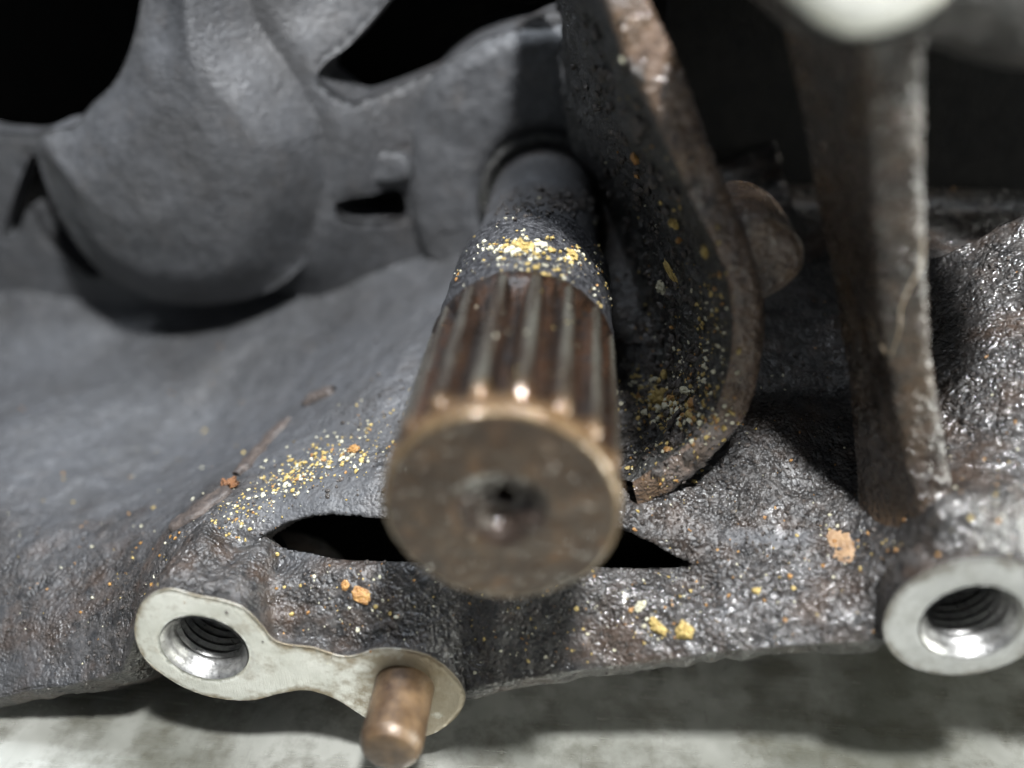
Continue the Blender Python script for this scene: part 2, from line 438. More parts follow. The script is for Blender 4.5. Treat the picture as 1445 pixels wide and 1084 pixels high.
# front border of the casting (pixel trace carried to the plane y = 1)
front_px = [(-160, 1010), (0, 985), (100, 966), (190, 945), (230, 935), (290, 925), (350, 925), (400, 930), (480, 942), (575, 950), (650, 972),
            (700, 963), (800, 949), (900, 936), (1000, 921), (1130, 909), (1250, 905), (1300, 890), (1445, 875), (1640, 850)]
FR = np.array([at_y(px, py, 1.2) for px, py in front_px])
ctrl = [(240, 770, 12), (300, 748, 15), (400, 705, 21), (450, 650, 29), (530, 565, 43), (600, 500, 55), (640, 440, 70),
        (450, 805, 9), (600, 810, 9), (700, 850, 5), (700, 780, 12), (800, 840, 7), (900, 820, 9), (1000, 805, 11.5), (1130, 795, 12), (1200, 795, 11),
        (950, 705, 21), (1050, 650, 27), (1100, 580, 35), (1100, 480, 50), (1180, 520, 44), (1200, 670, 25), (1150, 400, 62), (1110, 330, 74),
        (900, 655, 27), (940, 570, 38), (900, 480, 52), (880, 420, 62), (700, 700, 25), (700, 600, 38),
        (1400, 762, 7), (1310, 775, 5), (1255, 810, 5), (1370, 740, 7.5), (1300, 735, 10), (1400, 600, 23), (1400, 450, 39), (1400, 330, 54), (1300, 700, 16), (1300, 550, 34),
        (-100, 860, 14), (0, 870, 12), (100, 850, 13), (190, 810, 15), (60, 720, 34), (-100, 700, 40), (0, 600, 58), (150, 610, 60), (300, 590, 68),
        (200, 720, 33), (240, 695, 38), (340, 610, 60), (440, 520, 76),
        (300, 500, 84), (450, 450, 92), (150, 460, 98), (0, 460, 98), (-100, 460, 98), (550, 400, 96), (620, 380, 98), (300, 430, 103), (540, 320, 114), (420, 380, 108), (60, 330, 114), (0, 300, 117), (-120, 300, 117), (130, 400, 108)]
CP = np.array([at_y(*c) for c in ctrl] + [p for p in FR])
print('floor control z', [(c, round(float(p[2]), 1)) for c, p in zip(ctrl, CP)])
def tps_fit(P, lam):
    n = len(P); X = P[:, :2]
    r2 = ((X[:, None] - X[None]) ** 2).sum(-1); K = .5 * r2 * np.log(r2 + 1e-9) + lam * np.eye(n)
    A = np.zeros((n + 3, n + 3)); A[:n, :n] = K; A[:n, n] = 1; A[:n, n + 1:] = X; A[n, :n] = 1; A[n + 1:, :n] = X.T
    return X, np.linalg.solve(A, np.r_[P[:, 2], 0, 0, 0])
TX, TW = tps_fit(CP, 25.0)
def tps(q):
    out = np.zeros(len(q))
    for s in range(0, len(q), 20000):
        r2 = ((q[s:s + 20000, None] - TX[None]) ** 2).sum(-1)
        out[s:s + 20000] = (.5 * r2 * np.log(r2 + 1e-9)) @ TW[:-3] + TW[-3] + q[s:s + 20000] @ TW[-2:]
    return out
def front_y(x): return np.full_like(x, 1.2)
slot_px = [(360, 768), (385, 748), (415, 733), (460, 727), (520, 730), (600, 738), (700, 742), (800, 742), (872, 746), (915, 764), (955, 786), (978, 798),
           (950, 803), (910, 803), (860, 800), (750, 800), (640, 796), (545, 792), (480, 790), (420, 777), (385, 772)]

NX, NY = 860, 300
xs = np.linspace(-185, 125, NX); ts = np.linspace(0, 1, NY) ** 1.25
GX, GT = np.meshgrid(xs, ts, indexing='ij')
fx = GX.ravel(); fy = 1.2 + GT.ravel() * (118 - 1.2)
fz = tps(np.stack([fx, fy], 1))
pin_px = [(-160, 1010), (0, 985), (100, 966), (176, 948), (197, 872), (214, 848), (240, 839), (275, 848), (312, 856), (342, 868), (366, 889), (384, 910), (405, 918), (440, 922), (480, 934), (530, 926), (562, 926), (600, 934), (632, 954), (652, 978),
          (700, 963), (800, 949), (900, 936), (1000, 921), (1130, 909), (1200, 907), (1252, 904), (1274, 888), (1290, 842), (1318, 808), (1366, 792), (1445, 800), (1480, 850), (1640, 880)]
FP = np.array([at_y(px, py, 1.2) for px, py in pin_px]); FP = FP[np.r_[True, np.diff(np.maximum.accumulate(FP[:, 0])) > .05]]
zf = np.interp(fx, FP[:, 0], FP[:, 2])                                # pin the border to its trace
fz = fz + (zf - np.interp(fx, xs, tps(np.stack([xs, np.full(NX, 1.2)], 1)))) * np.exp(-((fy - 1.2) / np.where(fx > 44, 9, 6)) ** 2)
# round pads behind the machined faces
LB, RB, PB = at_y(288, 912, 0), at_y(1366, 876, 0), at_y(577, 972, 0)
for c, r, L, k in ((LB, 10.2, 15, 2.5), (PB, 7.6, 11, 2.5)):
    dx = np.abs(fx - c[0]); cyl = c[2] + np.sqrt(np.maximum(r * r - dx * dx, 0)) - 2.2 * np.maximum(dx - r, 0) - .5 - 20 * smooth(L - 3, L + 12, fy)
    hgap = np.maximum(k - np.abs(fz - cyl), 0) / k
    fz = np.maximum(fz, cyl) + hgap * hgap * k * .25
# slot under the shaft
sa = np.array([at_y(px, py, 14) for px, py in slot_px])
xl, xr = sa[:, 0].min(), sa[:, 0].max()
u_s = np.clip((fx - xl) / (xr - xl), 0, 1)
back_y = np.interp(fx, [-58, -40, -20, 0, 20, 34], [11, 16, 18, 18, 16, 12])
fz -= 3.0 * np.exp(-((fy - back_y + 3.5) / 3.6) ** 2) * smooth(-60, -46, fx) * (1 - smooth(24, 36, fx))
# hollow beyond the right shelf and the dark bay behind the guard
lim = 6 + 60 * (1 - smooth(40, 52, fx)) + 60 * (1 - smooth(50, 56, fy))
fz = np.where(fz > lim, lim, fz)
V = np.stack([fx, fy, fz], 1)
Fc = grid_faces(NX, NY)
N0 = normals(V, Fc)
right = smooth(-30, 20, fx)
amp = .30 + .35 * right
lump = fbm(V, 9, 3, 11) * (.55) + fbm(V, 2.3, 3, 12, .55) * .30 * amp + np.maximum(fbm(V, 4.5, 3, 13), 0) ** 2 * .55 * amp
pocket = np.exp(-(((fx - 22) / 10) ** 2 + ((fy - 40) / 18) ** 2))
lump += pocket * (np.maximum(fbm(V, 3.2, 4, 15), -.1) * 1.5)
fade = 1 - .35 * smooth(60, 100, fy)
V = V + N0 * (lump * fade)[:, None]
V[:, 1] = np.maximum(V[:, 1], 1.2 + .25 * (fy > 1.3))
oil = np.clip(.15 + .85 * smooth(-42, 6, fx + .25 * (30 - fy)) + .45 * (1 - smooth(4, 18, fy)) * smooth(-75, -40, fx), 0, 1)
wp = at_y(1085, 752, 16)
oil = oil - .75 * np.exp(-((fx - wp[0]) / 13) ** 2 - ((fy - wp[1]) / 2.6) ** 2)
oil = np.clip(oil + .42 * (1 - smooth(18, 60, fy)) * (1 - smooth(-50, -30, fx)), 0, 1)
wet = np.clip(.30 + .7 * smooth(58, 66, fx) + .25 * smooth(-10, 20, fx) * (1 - smooth(8, 16, fy)), 0, 1)
cen = V[Fc].mean(1)
pre = BVHTree.FromPolygons([tuple(v) for v in V], [tuple(int(i) for i in f) for f in Fc])
SLOT = []
for px, py in catmull(np.array(slot_px, float), 6):
    h = pre.ray_cast(Vector(CAM), Vector(ray(px, py)).normalized())
    SLOT.append((h[0].x, h[0].y))
SLOT = np.array(SLOT)
SLOT = SLOT + np.stack([fbm(np.c_[SLOT, np.zeros(len(SLOT))], 3, 3, 501), fbm(np.c_[SLOT, np.ones(len(SLOT))], 3, 3, 502)], 1) * .14
print('slot y range', SLOT.min(0), SLOT.max(0))
nv_ = np.where((V[:, 1] < 45) & (V[:, 0] > -70) & (V[:, 0] < 50))[0]
q2 = V[nv_][:, :2]; bd = np.full(len(nv_), 1e9); bp = q2.copy()
for p, q in zip(SLOT, np.roll(SLOT, -1, 0)):
    e = q - p; L_ = e @ e
    if L_ < 1e-9: continue
    t = np.clip(((q2 - p) @ e) / L_, 0, 1); c_ = p + t[:, None] * e; dd_ = np.linalg.norm(q2 - c_, axis=1)
    k = dd_ < bd; bd[k] = dd_[k]; bp[k] = c_[k]
k = bd < .22
V[nv_[k], :2] = bp[k]
cen = V[Fc].mean(1)
nearf = (cen[:, 1] < 45) & (cen[:, 0] > -60) & (cen[:, 0] < 50)
cut = np.zeros(len(Fc), bool); cut[nearf] = inside(cen[nearf][:, :2], SLOT)
cut |= (cen[:, 0] > 26) & (cen[:, 1] > 98.5)
Fc = Fc[~cut]
# walls of the slot: extrude the cut border down
ed = {}
for f in Fc:
    for a, b2 in zip(f, np.roll(f, -1)): ed[(int(a), int(b2))] = 1
border = [e for e in ed if (e[1], e[0]) not in ed]
extraV, extraF, mp, base = [], [], {}, len(V)
idx_front = set(range(0, NX * NY, NY))
for a, b2 in border:
    mid = V[[a, b2]].mean(0)
    if not (mid[1] > 2.2 and mid[1] < 45 and -60 < mid[0] < 50): continue
    for q in (a, b2):
        if q not in mp:
            mp[q] = base + len(extraV); bk = not inside(V[q][None, :2] + [0, .7], SLOT)[0]; extraV.append(V[q] + ([0, 6, -4.5] if bk else [0, -.3, -6]))
    extraF.append((b2, a, mp[a], mp[b2]))
# front lip turned down and under
fi = np.arange(0, NX) * NY
rows = [fi]
for dy, dz in ((.5, -1.2), (2.5, -5), (9, -12), (30, -20), (70, -24)):
    W = V[fi] + np.array([0, dy, dz]) + (fbm(V[fi], 3, 3, 21) * .3)[:, None] * [0, 1, 1]
    W[:, 2] = np.maximum(W[:, 2], ZB + 1.5 if dy < 60 else ZB)
    s = base + len(extraV); extraV.extend(W); rows.append(np.arange(s, s + NX))
for a, b2 in zip(rows[:-1], rows[1:]):
    for i in range(NX - 1): extraF.append((a[i + 1], a[i], b2[i], b2[i + 1]))
V2 = np.concatenate([V, np.array(extraV)]); oil2 = np.r_[oil, np.full(len(extraV), 1.0)]; wet2 = np.r_[wet, np.full(len(extraV), .2)]
allF = [tuple(f) for f in Fc] + extraF
mesh_obj('casting_wall', V2, allF, CAST, H, attrs={'oil': oil2, 'wet': wet2}, keep='floor')
# unseen roof plate added to shade the bay, outline projected along the key light
roof = []
for px, py in ((1040, 262), (1110, 300), (1200, 318), (1312, 322), (1600, 318)):
    h = pre.ray_cast(Vector(CAM), Vector(ray(px, py)).normalized())[0]
    p = np.array(h); t = (62 - p[2]) / (KEY[2] - p[2]); roof.append(p + (KEY - p) * t)
for p in ((4., 100., -4.), (3., 100., 30.)):
    p = np.array(p); t = (62 - p[2]) / (KEY[2] - p[2]); roof.insert(0, p + (KEY - p) * t)
roof = np.array(roof); print('roof', roof.round(0).tolist())
poly = np.concatenate([roof, [[150, 98, 62], [roof[0][0], 98, 62]]])
nn_ = len(poly)
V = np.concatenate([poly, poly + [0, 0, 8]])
mesh_obj('shade_roof', V, [tuple(range(nn_)), tuple(range(2 * nn_ - 1, nn_ - 1, -1))] + [(i, i + nn_, (i + 1) % nn_ + nn_, (i + 1) % nn_) for i in range(nn_)], VOID, H, smooth_shade=False)

# black panels added under the roof plate to block light from behind
def slab(x0, x1, y0, y1, z0, z1):
    V = [(x, y, z) for x in (x0, x1) for y in (y0, y1) for z in (z0, z1)]
    return V, [(0, 1, 3, 2), (4, 6, 7, 5), (0, 4, 5, 1), (2, 3, 7, 6), (0, 2, 6, 4), (1, 5, 7, 3)]
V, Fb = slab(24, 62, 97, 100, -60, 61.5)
mesh_obj('bay_blocker', V, Fb, VOID, H, smooth_shade=False)
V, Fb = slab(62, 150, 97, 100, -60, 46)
mesh_obj('bay_blocker', V, Fb, VOID, H, smooth_shade=False)

# inside of the case, near-black in place of shade, behind every opening: a five sided box open to the front
def box_inner(x0, x1, y0, y1, z0, z1):
    V = [(x0, y0, z0), (x1, y0, z0), (x1, y1, z0), (x0, y1, z0), (x0, y0, z1), (x1, y0, z1), (x1, y1, z1), (x0, y1, z1)]
    return V, [(3, 2, 6, 7), (0, 3, 7, 4), (1, 5, 6, 2), (4, 7, 6, 5)]
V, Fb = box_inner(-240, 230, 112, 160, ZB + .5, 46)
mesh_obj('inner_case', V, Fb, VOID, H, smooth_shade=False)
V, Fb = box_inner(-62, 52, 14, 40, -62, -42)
mesh_obj('slot_back', V, [Fb[0]], VOID, H, smooth_shade=False)  # near-black sheet in place of the darkness below the slot

def px_loop(px, y, step=1.0, closed=True):
    P = np.array([at_y(a, b2, y) for a, b2 in px])[:, [0, 2]]
    return catmull(P, step, closed)
def dome(Hh, D, p=2.0):
    return lambda d: -Hh * (1 - (1 - np.clip(d / D, 0, 1)) ** p) ** (1 / p)
def cast_noise(a_big, a_fine, seed):
    return lambda V, D: (fbm(V, 12, 3, seed) * a_big + fbm(V, 2.4, 3, seed + 3) * a_fine) * smooth(0, 3, D)

# big rounded bulge at the back left
bulge_px = [(215, -120), (195, 0), (185, 60), (160, 115), (130, 145), (100, 178), (50, 192), (62, 250), (82, 310), (130, 378), (200, 420), (270, 433),
            (350, 424), (410, 394), (450, 340), (470, 280), (476, 200), (455, 140), (420, 80), (375, 20), (330, -120)]
L = px_loop(bulge_px, 90, 1.5)
def bulge_n(V, D):
    c = L.mean(0)
    cr = (V[:, 0] - at_y(215, 300, 90)[0]) + .25 * (V[:, 2] - c[1])
    up_ = smooth(at_y(300, 170, 91)[2], at_y(300, 20, 91)[2], V[:, 2]) * 17
    wr = smooth(at_y(330, 300, 91)[0], at_y(420, 300, 91)[0], V[:, 0] + up_)
    base_ = (1 - wr) * (-8 * np.sin(np.clip(D / 13, 0, 1) * math.pi / 2)) + wr * (3.0 - 11 * smooth(0, 15, D))
    base_ -= 4.5 * smooth(0, 34, D)
    return base_ + fbm(V, 22, 2, 31) * .35 * smooth(0, 6, D) + np.maximum(-cr, 0) * .10 * smooth(0, 8, D) + fbm(V, 2.4, 3, 35) * .12
V, Fp = plate(L, 91, 1.1, lambda d: 0 * d, 12, noise=bulge_n)
mesh_obj('rounded_bulge', V, Fp, CAST, H, attrs={'oil': np.full(len(V), .2)}, keep='bulge')
BL = L.copy()
rw = [(215, -120), (198, 0), (186, 60), (162, 115), (132, 145), (100, 176), (50, 188), (0, 186), (-160, 180), (-160, 480), (300, 480), (720, 470), (800, 330), (805, 120), (800, 12),
      (700, 54), (640, 84), (560, 118), (512, 132), (490, 118), (466, 96), (476, 76), (500, 58), (528, 26), (560, -12), (670, -120)]
hl = [(490, 264), (530, 262), (568, 264), (574, 300), (535, 303), (500, 290)]
hg = [(46, 218), (64, 262), (88, 318), (140, 384), (118, 388), (66, 338), (42, 292), (22, 332), (4, 330), (24, 262)]
def wall_n(V, D):
    q = V[:, [0, 2]]; db = dist_poly(q, BL); db = np.where(inside(q, BL), 0, db)
    xr_ = at_y(390, 300, 104)[0]
    out = -11.5 * np.exp(-(db / 12) ** 1.4) * smooth(xr_ - 6, xr_ + 14, V[:, 0] + 17 * smooth(at_y(300, 170, 104)[2], at_y(300, 20, 104)[2], V[:, 2]))
    out += fbm(V, 20, 2, 44) * .35 + fbm(V, 2.4, 3, 45) * .12
    return out
V, Fp = plate(px_loop(rw, 104, 1.2), 104, 1.2, lambda d: .8 * (1 - np.clip(d / 1.4, 0, 1)) ** 2, 6, holes=[px_loop(hl, 104, .8), px_loop(hg, 104, .8)], noise=wall_n)
mesh_obj('rear_wall', V, Fp, CAST, H, attrs={'oil': .22 + .25 * smooth(-60, -20, V[:, 0])})
rb = [(482, 222), (520, 214), (572, 218), (576, 252), (530, 260), (482, 256)]
V, Fp = plate(px_loop(rb, 98, .6), 98, .6, dome(1.5, 2), 14, noise=cast_noise(.2, .1, 47))
mesh_obj('short_rib', V, Fp, CAST, H, attrs={'oil': np.full(len(V), .0)})
# round boss that carries the shaft, with the seal seat
th = np.linspace(0, 2 * math.pi, 120, endpoint=False)
rr = 33.0 + 4.0 * smooth(.0, 1.0, np.cos(th)) + .4 * np.sin(5 * th)
disc = np.stack([rr * np.sin(th), rr * np.cos(th)], 1)
hole = np.stack([14.6 * np.sin(th[::3]), 14.6 * np.cos(th[::3])], 1)
V, Fp = plate(disc, 100, .9, lambda d: 3.0 * (1 - np.clip(d / 4.0, 0, 1)) ** 2, 40, holes=[hole], noise=cast_noise(.5, .16, 49))
mesh_obj('shaft_boss', V, Fp, CAST, H, attrs={'oil': np.full(len(V), .12)}, keep='disc')
V, Fl = lathe([(100.6, 15.2), (99.3, 14.7), (98.9, 14.0), (99.4, 13.4), (101.5, 13.1), (101.8, 12.6), (100.9, 12.3), (100.8, 11.9), (103, 11.2)], n=96)
mesh_obj('seal_ring', V, Fl, GRIME, H)

# curved guard to the right of the shaft
rim_in = [(800, -110), (850, 0), (878, 75), (915, 150), (945, 215), (985, 300), (1012, 355), (1030, 420), (1031, 500), (1012, 570), (978, 618), (938, 650), (893, 680)]
rim_out = [(862, -110), (916, 0), (960, 95), (1000, 200), (1035, 290), (1058, 350), (1078, 430), (1076, 500), (1060, 568), (1030, 617), (986, 662), (945, 695), (902, 716)]
back_in = [(765, -110, 98), (788, 0, 98), (797, 75, 98), (799, 150, 98), (806, 195, 98), (830, 235, 98), (850, 275, 98), (868, 350, 90), (885, 450, 72), (900, 530, 56), (908, 590, 44), (900, 640, 34), (880, 672, 27)]
yr = np.linspace(31, 20.5, len(rim_in))
RI = np.array([at_y(a, b2, y) for (a, b2), y in zip(rim_in, yr)])
RO = np.array([at_y(a, b2, y + .8) for (a, b2), y in zip(rim_out, yr)])
BI = np.array([at_y(*p) for p in back_in])
nt_ = 240
def cm(P): return resample(catmull(P, .8, False), nt_)
RI, RO, BI = cm(RI), cm(RO), cm(BI)
BO = BI + (RO - RI) * 1.15 + np.array([3, 0, 0])
ring = []
for k in range(70):                                   # inner wall back -> rim
    q = k / 69; ring.append(('in', BI * (1 - q) + RI * q + np.array([-.8, 0, 0]) * math.sin(q * math.pi) * 2))
for k in range(1, 15):                                # rim face
    q = k / 14; ring.append(('rim', RI * (1 - q) + RO * q + np.array([0, -1.1, 0]) * (1 - abs(2 * q - 1) ** 4)))
for k in range(1, 40):
    q = k / 39; ring.append(('out', RO * (1 - q) + BO * q))
V = np.stack([r[1] for r in ring], 1).reshape(-1, 3); nr = len(ring)
Fg = grid_faces(nt_, nr)
N0 = normals(V, Fg)
kind = np.tile(np.array([{'in': 0, 'rim': 1, 'out': 2}[r[0]] for r in ring]), nt_)
dsp = np.where(kind == 1, fbm(V, 7, 3, 51) * .10 + fbm(V, 1.3, 3, 52) * .13,
               fbm(V, 8, 3, 53) * .9 + np.maximum(fbm(V, 2.6, 4, 54), -.2) * .75)
qd = np.tile(np.array([min(1, abs(i - 69) / 9) if i <= 69 else min(1, max(0, i - 83) / 8) for i in range(nr)]), nt_)
V = V + N0 * (dsp * np.where(kind == 1, 1, .08 + .92 * qd))[:, None]
mi = np.where(kind[Fg].mean(1) < .3, 0, np.where(kind[Fg].mean(1) <= 1.3, 1, 0))
fn = np.cross(V[Fg[:, 1]] - V[Fg[:, 0]], V[Fg[:, 2]] - V[Fg[:, 0]])
if fn[mi == 1][:, 1].mean() > 0: Fg = Fg[:, ::-1]
grd = mesh_obj('curved_guard', V, Fg, [GRIME, RIMM], H, mat_idx=mi, keep='guard')
# lug on the outside of the guard
lug = [(1040, 305), (1075, 300), (1110, 318), (1132, 345), (1132, 375), (1112, 400), (1085, 418), (1070, 425), (1045, 425), (1030, 360)]
V, Fp = plate(px_loop(lug, 29, .5), 29, .5, dome(.9, 1.6), 14, noise=cast_noise(.4, .2, 57))
mesh_obj('guard_lug', V, Fp, RIMM, H, keep='lug')

# leaning rib on the right between the two bolt bosses
ribL = [(1085, -60, 24), (1110, 60, 25), (1140, 200, 26), (1162, 320, 27), (1186, 460, 27), (1200, 560, 25), (1208, 650, 22), (1212, 720, 19), (1216, 800, 12)]
ribC = [(1215, -60, 10), (1220, 60, 11), (1226, 200, 13), (1232, 320, 14), (1246, 460, 14.5), (1262, 560, 14), (1280, 650, 12), (1298, 720, 8.5), (1318, 792, 4)]
ribR = [(1306, -60, 9), (1303, 60, 10), (1302, 200, 12), (1304, 320, 13), (1310, 460, 13.5), (1322, 560, 13.5), (1338, 650, 12), (1354, 720, 8.5), (1376, 792, 4)]
A, B, C = [cm(np.array([at_y(*p) for p in q])) for q in (ribL, ribC, ribR)]
D = C + np.array([-3.0, 22, -4])
ring = [A * (1 - q) + B * q + np.array([0, 1.2 * math.sin(q * math.pi), 0]) for q in np.linspace(0, 1, 34)]
ring += [B * (1 - q) + C * q + np.array([0, -.7 * (1 - abs(2 * q - 1) ** 3), 0]) for q in np.linspace(0, 1, 16)[1:]]
ring += [C * (1 - q) + D * q for q in np.linspace(0, 1, 20)[1:]]
V = np.stack(ring, 1).reshape(-1, 3); Fr = grid_faces(nt_, len(ring)); N0 = normals(V, Fr)
V = V + N0 * (fbm(V, 9, 3, 61) * .25 + fbm(V, 1.9, 3, 62) * .14)[:, None]
fn = np.cross(V[Fr[:, 1]] - V[Fr[:, 0]], V[Fr[:, 2]] - V[Fr[:, 0]])
if fn[:, 1].mean() > 0: Fr = Fr[:, ::-1]
mesh_obj('leaning_rib', V, Fr, BROWN, H, keep='rib')

# machined faces --------------------------------------------------
def circle(c, r, n=80, wob=0, seed=0):
    t = np.linspace(0, 2 * math.pi, n, endpoint=False)
    rr = r * (1 + wob * vnoise(np.stack([np.cos(t) * 1.7, np.sin(t) * 1.7, np.full(n, seed * 1.)], 1), seed))
    return np.stack([c[0] + rr * np.sin(t), c[1] + rr * np.cos(t)], 1)
def hole_at(px, dia):                                # bolt hole lathe: countersink then thread grooves
    prof = [(-.02, dia / 2 + 1.55), (.5, dia / 2 + 1.1), (1.3, dia / 2 + .75), (2.2, dia / 2 + .62), (2.6, dia / 2)]
    y = 2.6
    while y < 22: prof += [(y + .45, dia / 2 + .5), (y + .85, dia / 2 + .5), (y + 1.3, dia / 2), (y + 1.5, dia / 2)]; y += 1.5
    return prof
face_prof = lambda d: .22 * (1 - np.clip(d / .5, 0, 1)) ** 2
def face_noise(V, D): return fbm(V, 7, 3, 71) * .05 + fbm(V, 1.5, 3, 72) * .03
left_px = [(189, 890), (196, 858), (214, 840), (240, 833), (275, 842), (312, 849), (342, 860), (366, 882), (384, 904), (405, 912), (440, 916), (480, 928), (505, 926), (530, 918),
           (562, 918), (600, 926), (630, 945), (650, 968), (656, 990), (643, 1014), (614, 1036), (580, 1044), (545, 1032), (505, 1008), (470, 987), (432, 976), (395, 980), (352, 990), (302, 986), (255, 970), (215, 943), (196, 918)]
LH = at_y(288, 916, 0)
out = px_loop(left_px, 0, .5)
V, Fp = plate(out + 0, .32, .8, lambda d: 0 * d, 15, holes=[circle((LH[0], LH[2]), 7.6, 60)])
V = np.asarray(V); cpad = V[:, [0, 2]].mean(0)
wl_ = V[:, 1] > .6; nz = fbm(V, 5, 3, 77) * .7 + fbm(V, 1.8, 3, 78) * .35 - .5
dv = V[:, [0, 2]] - cpad; dv /= np.linalg.norm(dv, axis=1)[:, None] + 1e-6
V[:, 2] += np.where(wl_, nz, -.15)
mesh_obj('pad_body', V, Fp, CAST, H, attrs={'oil': np.full(len(V), 1.0), 'wet': np.full(len(V), .3)})
V, Fp = plate(out, 0, .55, face_prof, .45, holes=[circle((LH[0], LH[2]), 7.0, 80)], noise=face_noise)
def edge_attr(V, loops):
    d = np.min([dist_poly(V[:, [0, 2]], l) for l in loops], 0); return np.clip(1 - d / 2.6, 0, 1) * .8 + .0
fl = mesh_obj('flange_pad', V, Fp, PALE, H, attrs={'edge': np.maximum(edge_attr(V, [out]), 1.0 * smooth(-38, -14, V[:, 0]))}, keep='pad')
fl['label'] = 'pale machined pad joining bolt hole and dowel seat'
V, Fl = lathe(hole_at(None, 10.6), (LH[0], LH[2]), 72)
mesh_obj('threaded_hole', V, Fl[:, ::-1], THREAD, H)
RH = at_y(1372, 880, 0)
cR = at_y(1368, 876, 0)
outR = circle((cR[0], cR[2]), 11.2, 110, .012, 3)
V, Fp = plate(outR, .32, .8, lambda d: 0 * d, 5, holes=[circle((RH[0], RH[2]), 7.6, 60)])
V = np.asarray(V); wl_ = V[:, 1] > .6
V[:, 2] += np.where(wl_, fbm(V, 5, 3, 77) * .7 + fbm(V, 1.8, 3, 78) * .35 - .4, -.1)
mesh_obj('boss_body', V, Fp, CAST, H, attrs={'oil': np.full(len(V), 1.0), 'wet': np.full(len(V), .3)})
V, Fp = plate(outR, 0, .5, face_prof, .45, holes=[circle((RH[0], RH[2]), 6.9, 80)], noise=face_noise)
f2 = mesh_obj('bolt_boss', V, Fp, GREY, H, attrs={'edge': edge_attr(V, [outR])}, keep='rboss')
V, Fl = lathe(hole_at(None, 10.4), (RH[0], RH[2]), 72)
mesh_obj('threaded_hole', V, Fl[:, ::-1], THREAD, H)
for c, r in ((LH, 6.2), (RH, 6.2)):                   # blind bottom of each hole
    V, Fl = lathe([(23, r), (23.5, .01)], (c[0], c[2]), 40)
    mesh_obj('hole_bottom', V, Fl[:, ::-1], VOID, H)
cT = at_y(1240, -104, 0)
outT = circle((cT[0], cT[2]), 8.8, 90, .05, 5)
V, Fp = plate(outT, 0, .6, dome(1.0, 2.5), 14, holes=[circle((cT[0], cT[2] + 2), 3.6, 60)], noise=face_noise)
mesh_obj('bolt_boss', V, Fp, PALE, H, attrs={'edge': np.zeros(len(V))})
top = [(1040, -120), (1060, -20), (1110, 40), (1170, 62), (1240, 70), (1310, 66), (1370, 84), (1430, 96), (1560, 90), (1640, 40), (1640, -120)]
V, Fp = plate(px_loop(top, 16, .9), 16, .8, dome(9, 9), 60, holes=[], noise=cast_noise(.8, .3, 75))
mesh_obj('upper_flange', V, Fp, CAST, H, attrs={'oil': np.full(len(V), 1.0), 'wet': np.full(len(V), .3)})

# ------------------------------------------------------------------ splined shaft
S = empty('splined_shaft', (0, -11, 0), 'rusty splined shaft with brown oily end face pointing at the camera', 'shaft')
SO = ORIG[S.name]
prof = [(-10.7, 13.85), (-10.2, 14.1), (-9.5, 14.2), (-8.2, 14.05), (-7, 13.7), (-5.5, 13.1)] + [(y, 12.3) for y in np.linspace(-4.5, 16, 40)] + [(18, 12.36), (20, 12.6), (21.5, 12.95), (23, 13.4), (24.5, 13.95), (25.6, 14.3), (26.5, 14.2), (28, 13.7)]
V, Fl = lathe(prof, n=256)
rad = np.hypot(V[:, 0], V[:, 2])
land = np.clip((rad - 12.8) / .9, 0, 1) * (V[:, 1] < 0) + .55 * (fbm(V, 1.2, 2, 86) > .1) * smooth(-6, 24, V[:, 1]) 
V[:, [0, 2]] *= (1 + (fbm(V, 3, 3, 81) * .008))[:, None]
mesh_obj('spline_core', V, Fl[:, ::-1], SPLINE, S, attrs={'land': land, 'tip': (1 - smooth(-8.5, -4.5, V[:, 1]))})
NT = 17
ys = np.r_[np.linspace(-9.2, -5, 14), np.linspace(-4.6, 20, 60), np.linspace(20.3, 28.5, 18)]
for i in range(NT):
    a0 = 2 * math.pi * (i + .42) / NT
    rng = np.random.RandomState(100 + i); rings = []
    y1 = 25 + rng.uniform(-.6, .6)
    lands = []
    for y in ys:
        h = smooth(-9.4, -5.6, np.array(y)) * (1 - .35 * smooth(y1, y1 + 3, np.array(y)))
        rt = 12.4 + 2.0 * h
        wb_, wt = 1.98, .52
        prof = [(-wb_ - .3, 12.0), (-wb_, 12.35), (-wb_ * .64 - wt * .36, 12.35 + (rt - 12.35) * .40), (-wt - .22, 12.35 + (rt - 12.35) * .88), (-wt, rt - .03), (-wt * .5, rt), (0, rt + .01),
                (wt * .5, rt), (wt, rt - .03), (wt + .22, 12.35 + (rt - 12.35) * .88), (wb_ * .64 + wt * .36, 12.35 + (rt - 12.35) * .40), (wb_, 12.35), (wb_ + .3, 12.0)]
        for s_, r in prof:
            a = a0 + s_ / 13.5; rings.append((r * math.sin(a), y, r * math.cos(a))); lands.append((r - 13.2) / 1.1)
    V = np.array(rings); npf = 13
    Ft = grid_faces(len(ys), npf)
    N0 = normals(V, Ft)
    V = V - N0 * 0 + np.stack([np.sin(a0) * np.ones(len(V)), np.zeros(len(V)), np.cos(a0) * np.ones(len(V))], 1) * (fbm(V, 2.5, 3, 83) * .07 + fbm(V, .9, 2, 84) * .03)[:, None]
    fn = np.cross(V[Ft[:, 1]] - V[Ft[:, 0]], V[Ft[:, 2]] - V[Ft[:, 0]]); c = V[Ft].mean(1)
    if (fn[:, 0] * c[:, 0] + fn[:, 2] * c[:, 2]).mean() < 0: Ft = Ft[:, ::-1]
    mesh_obj('tooth', V, Ft, SPLINE, S, attrs={'land': np.clip(lands, 0, 1), 'tip': 1 - smooth(-8, -3, V[:, 1])}, keep='tooth%d' % i)
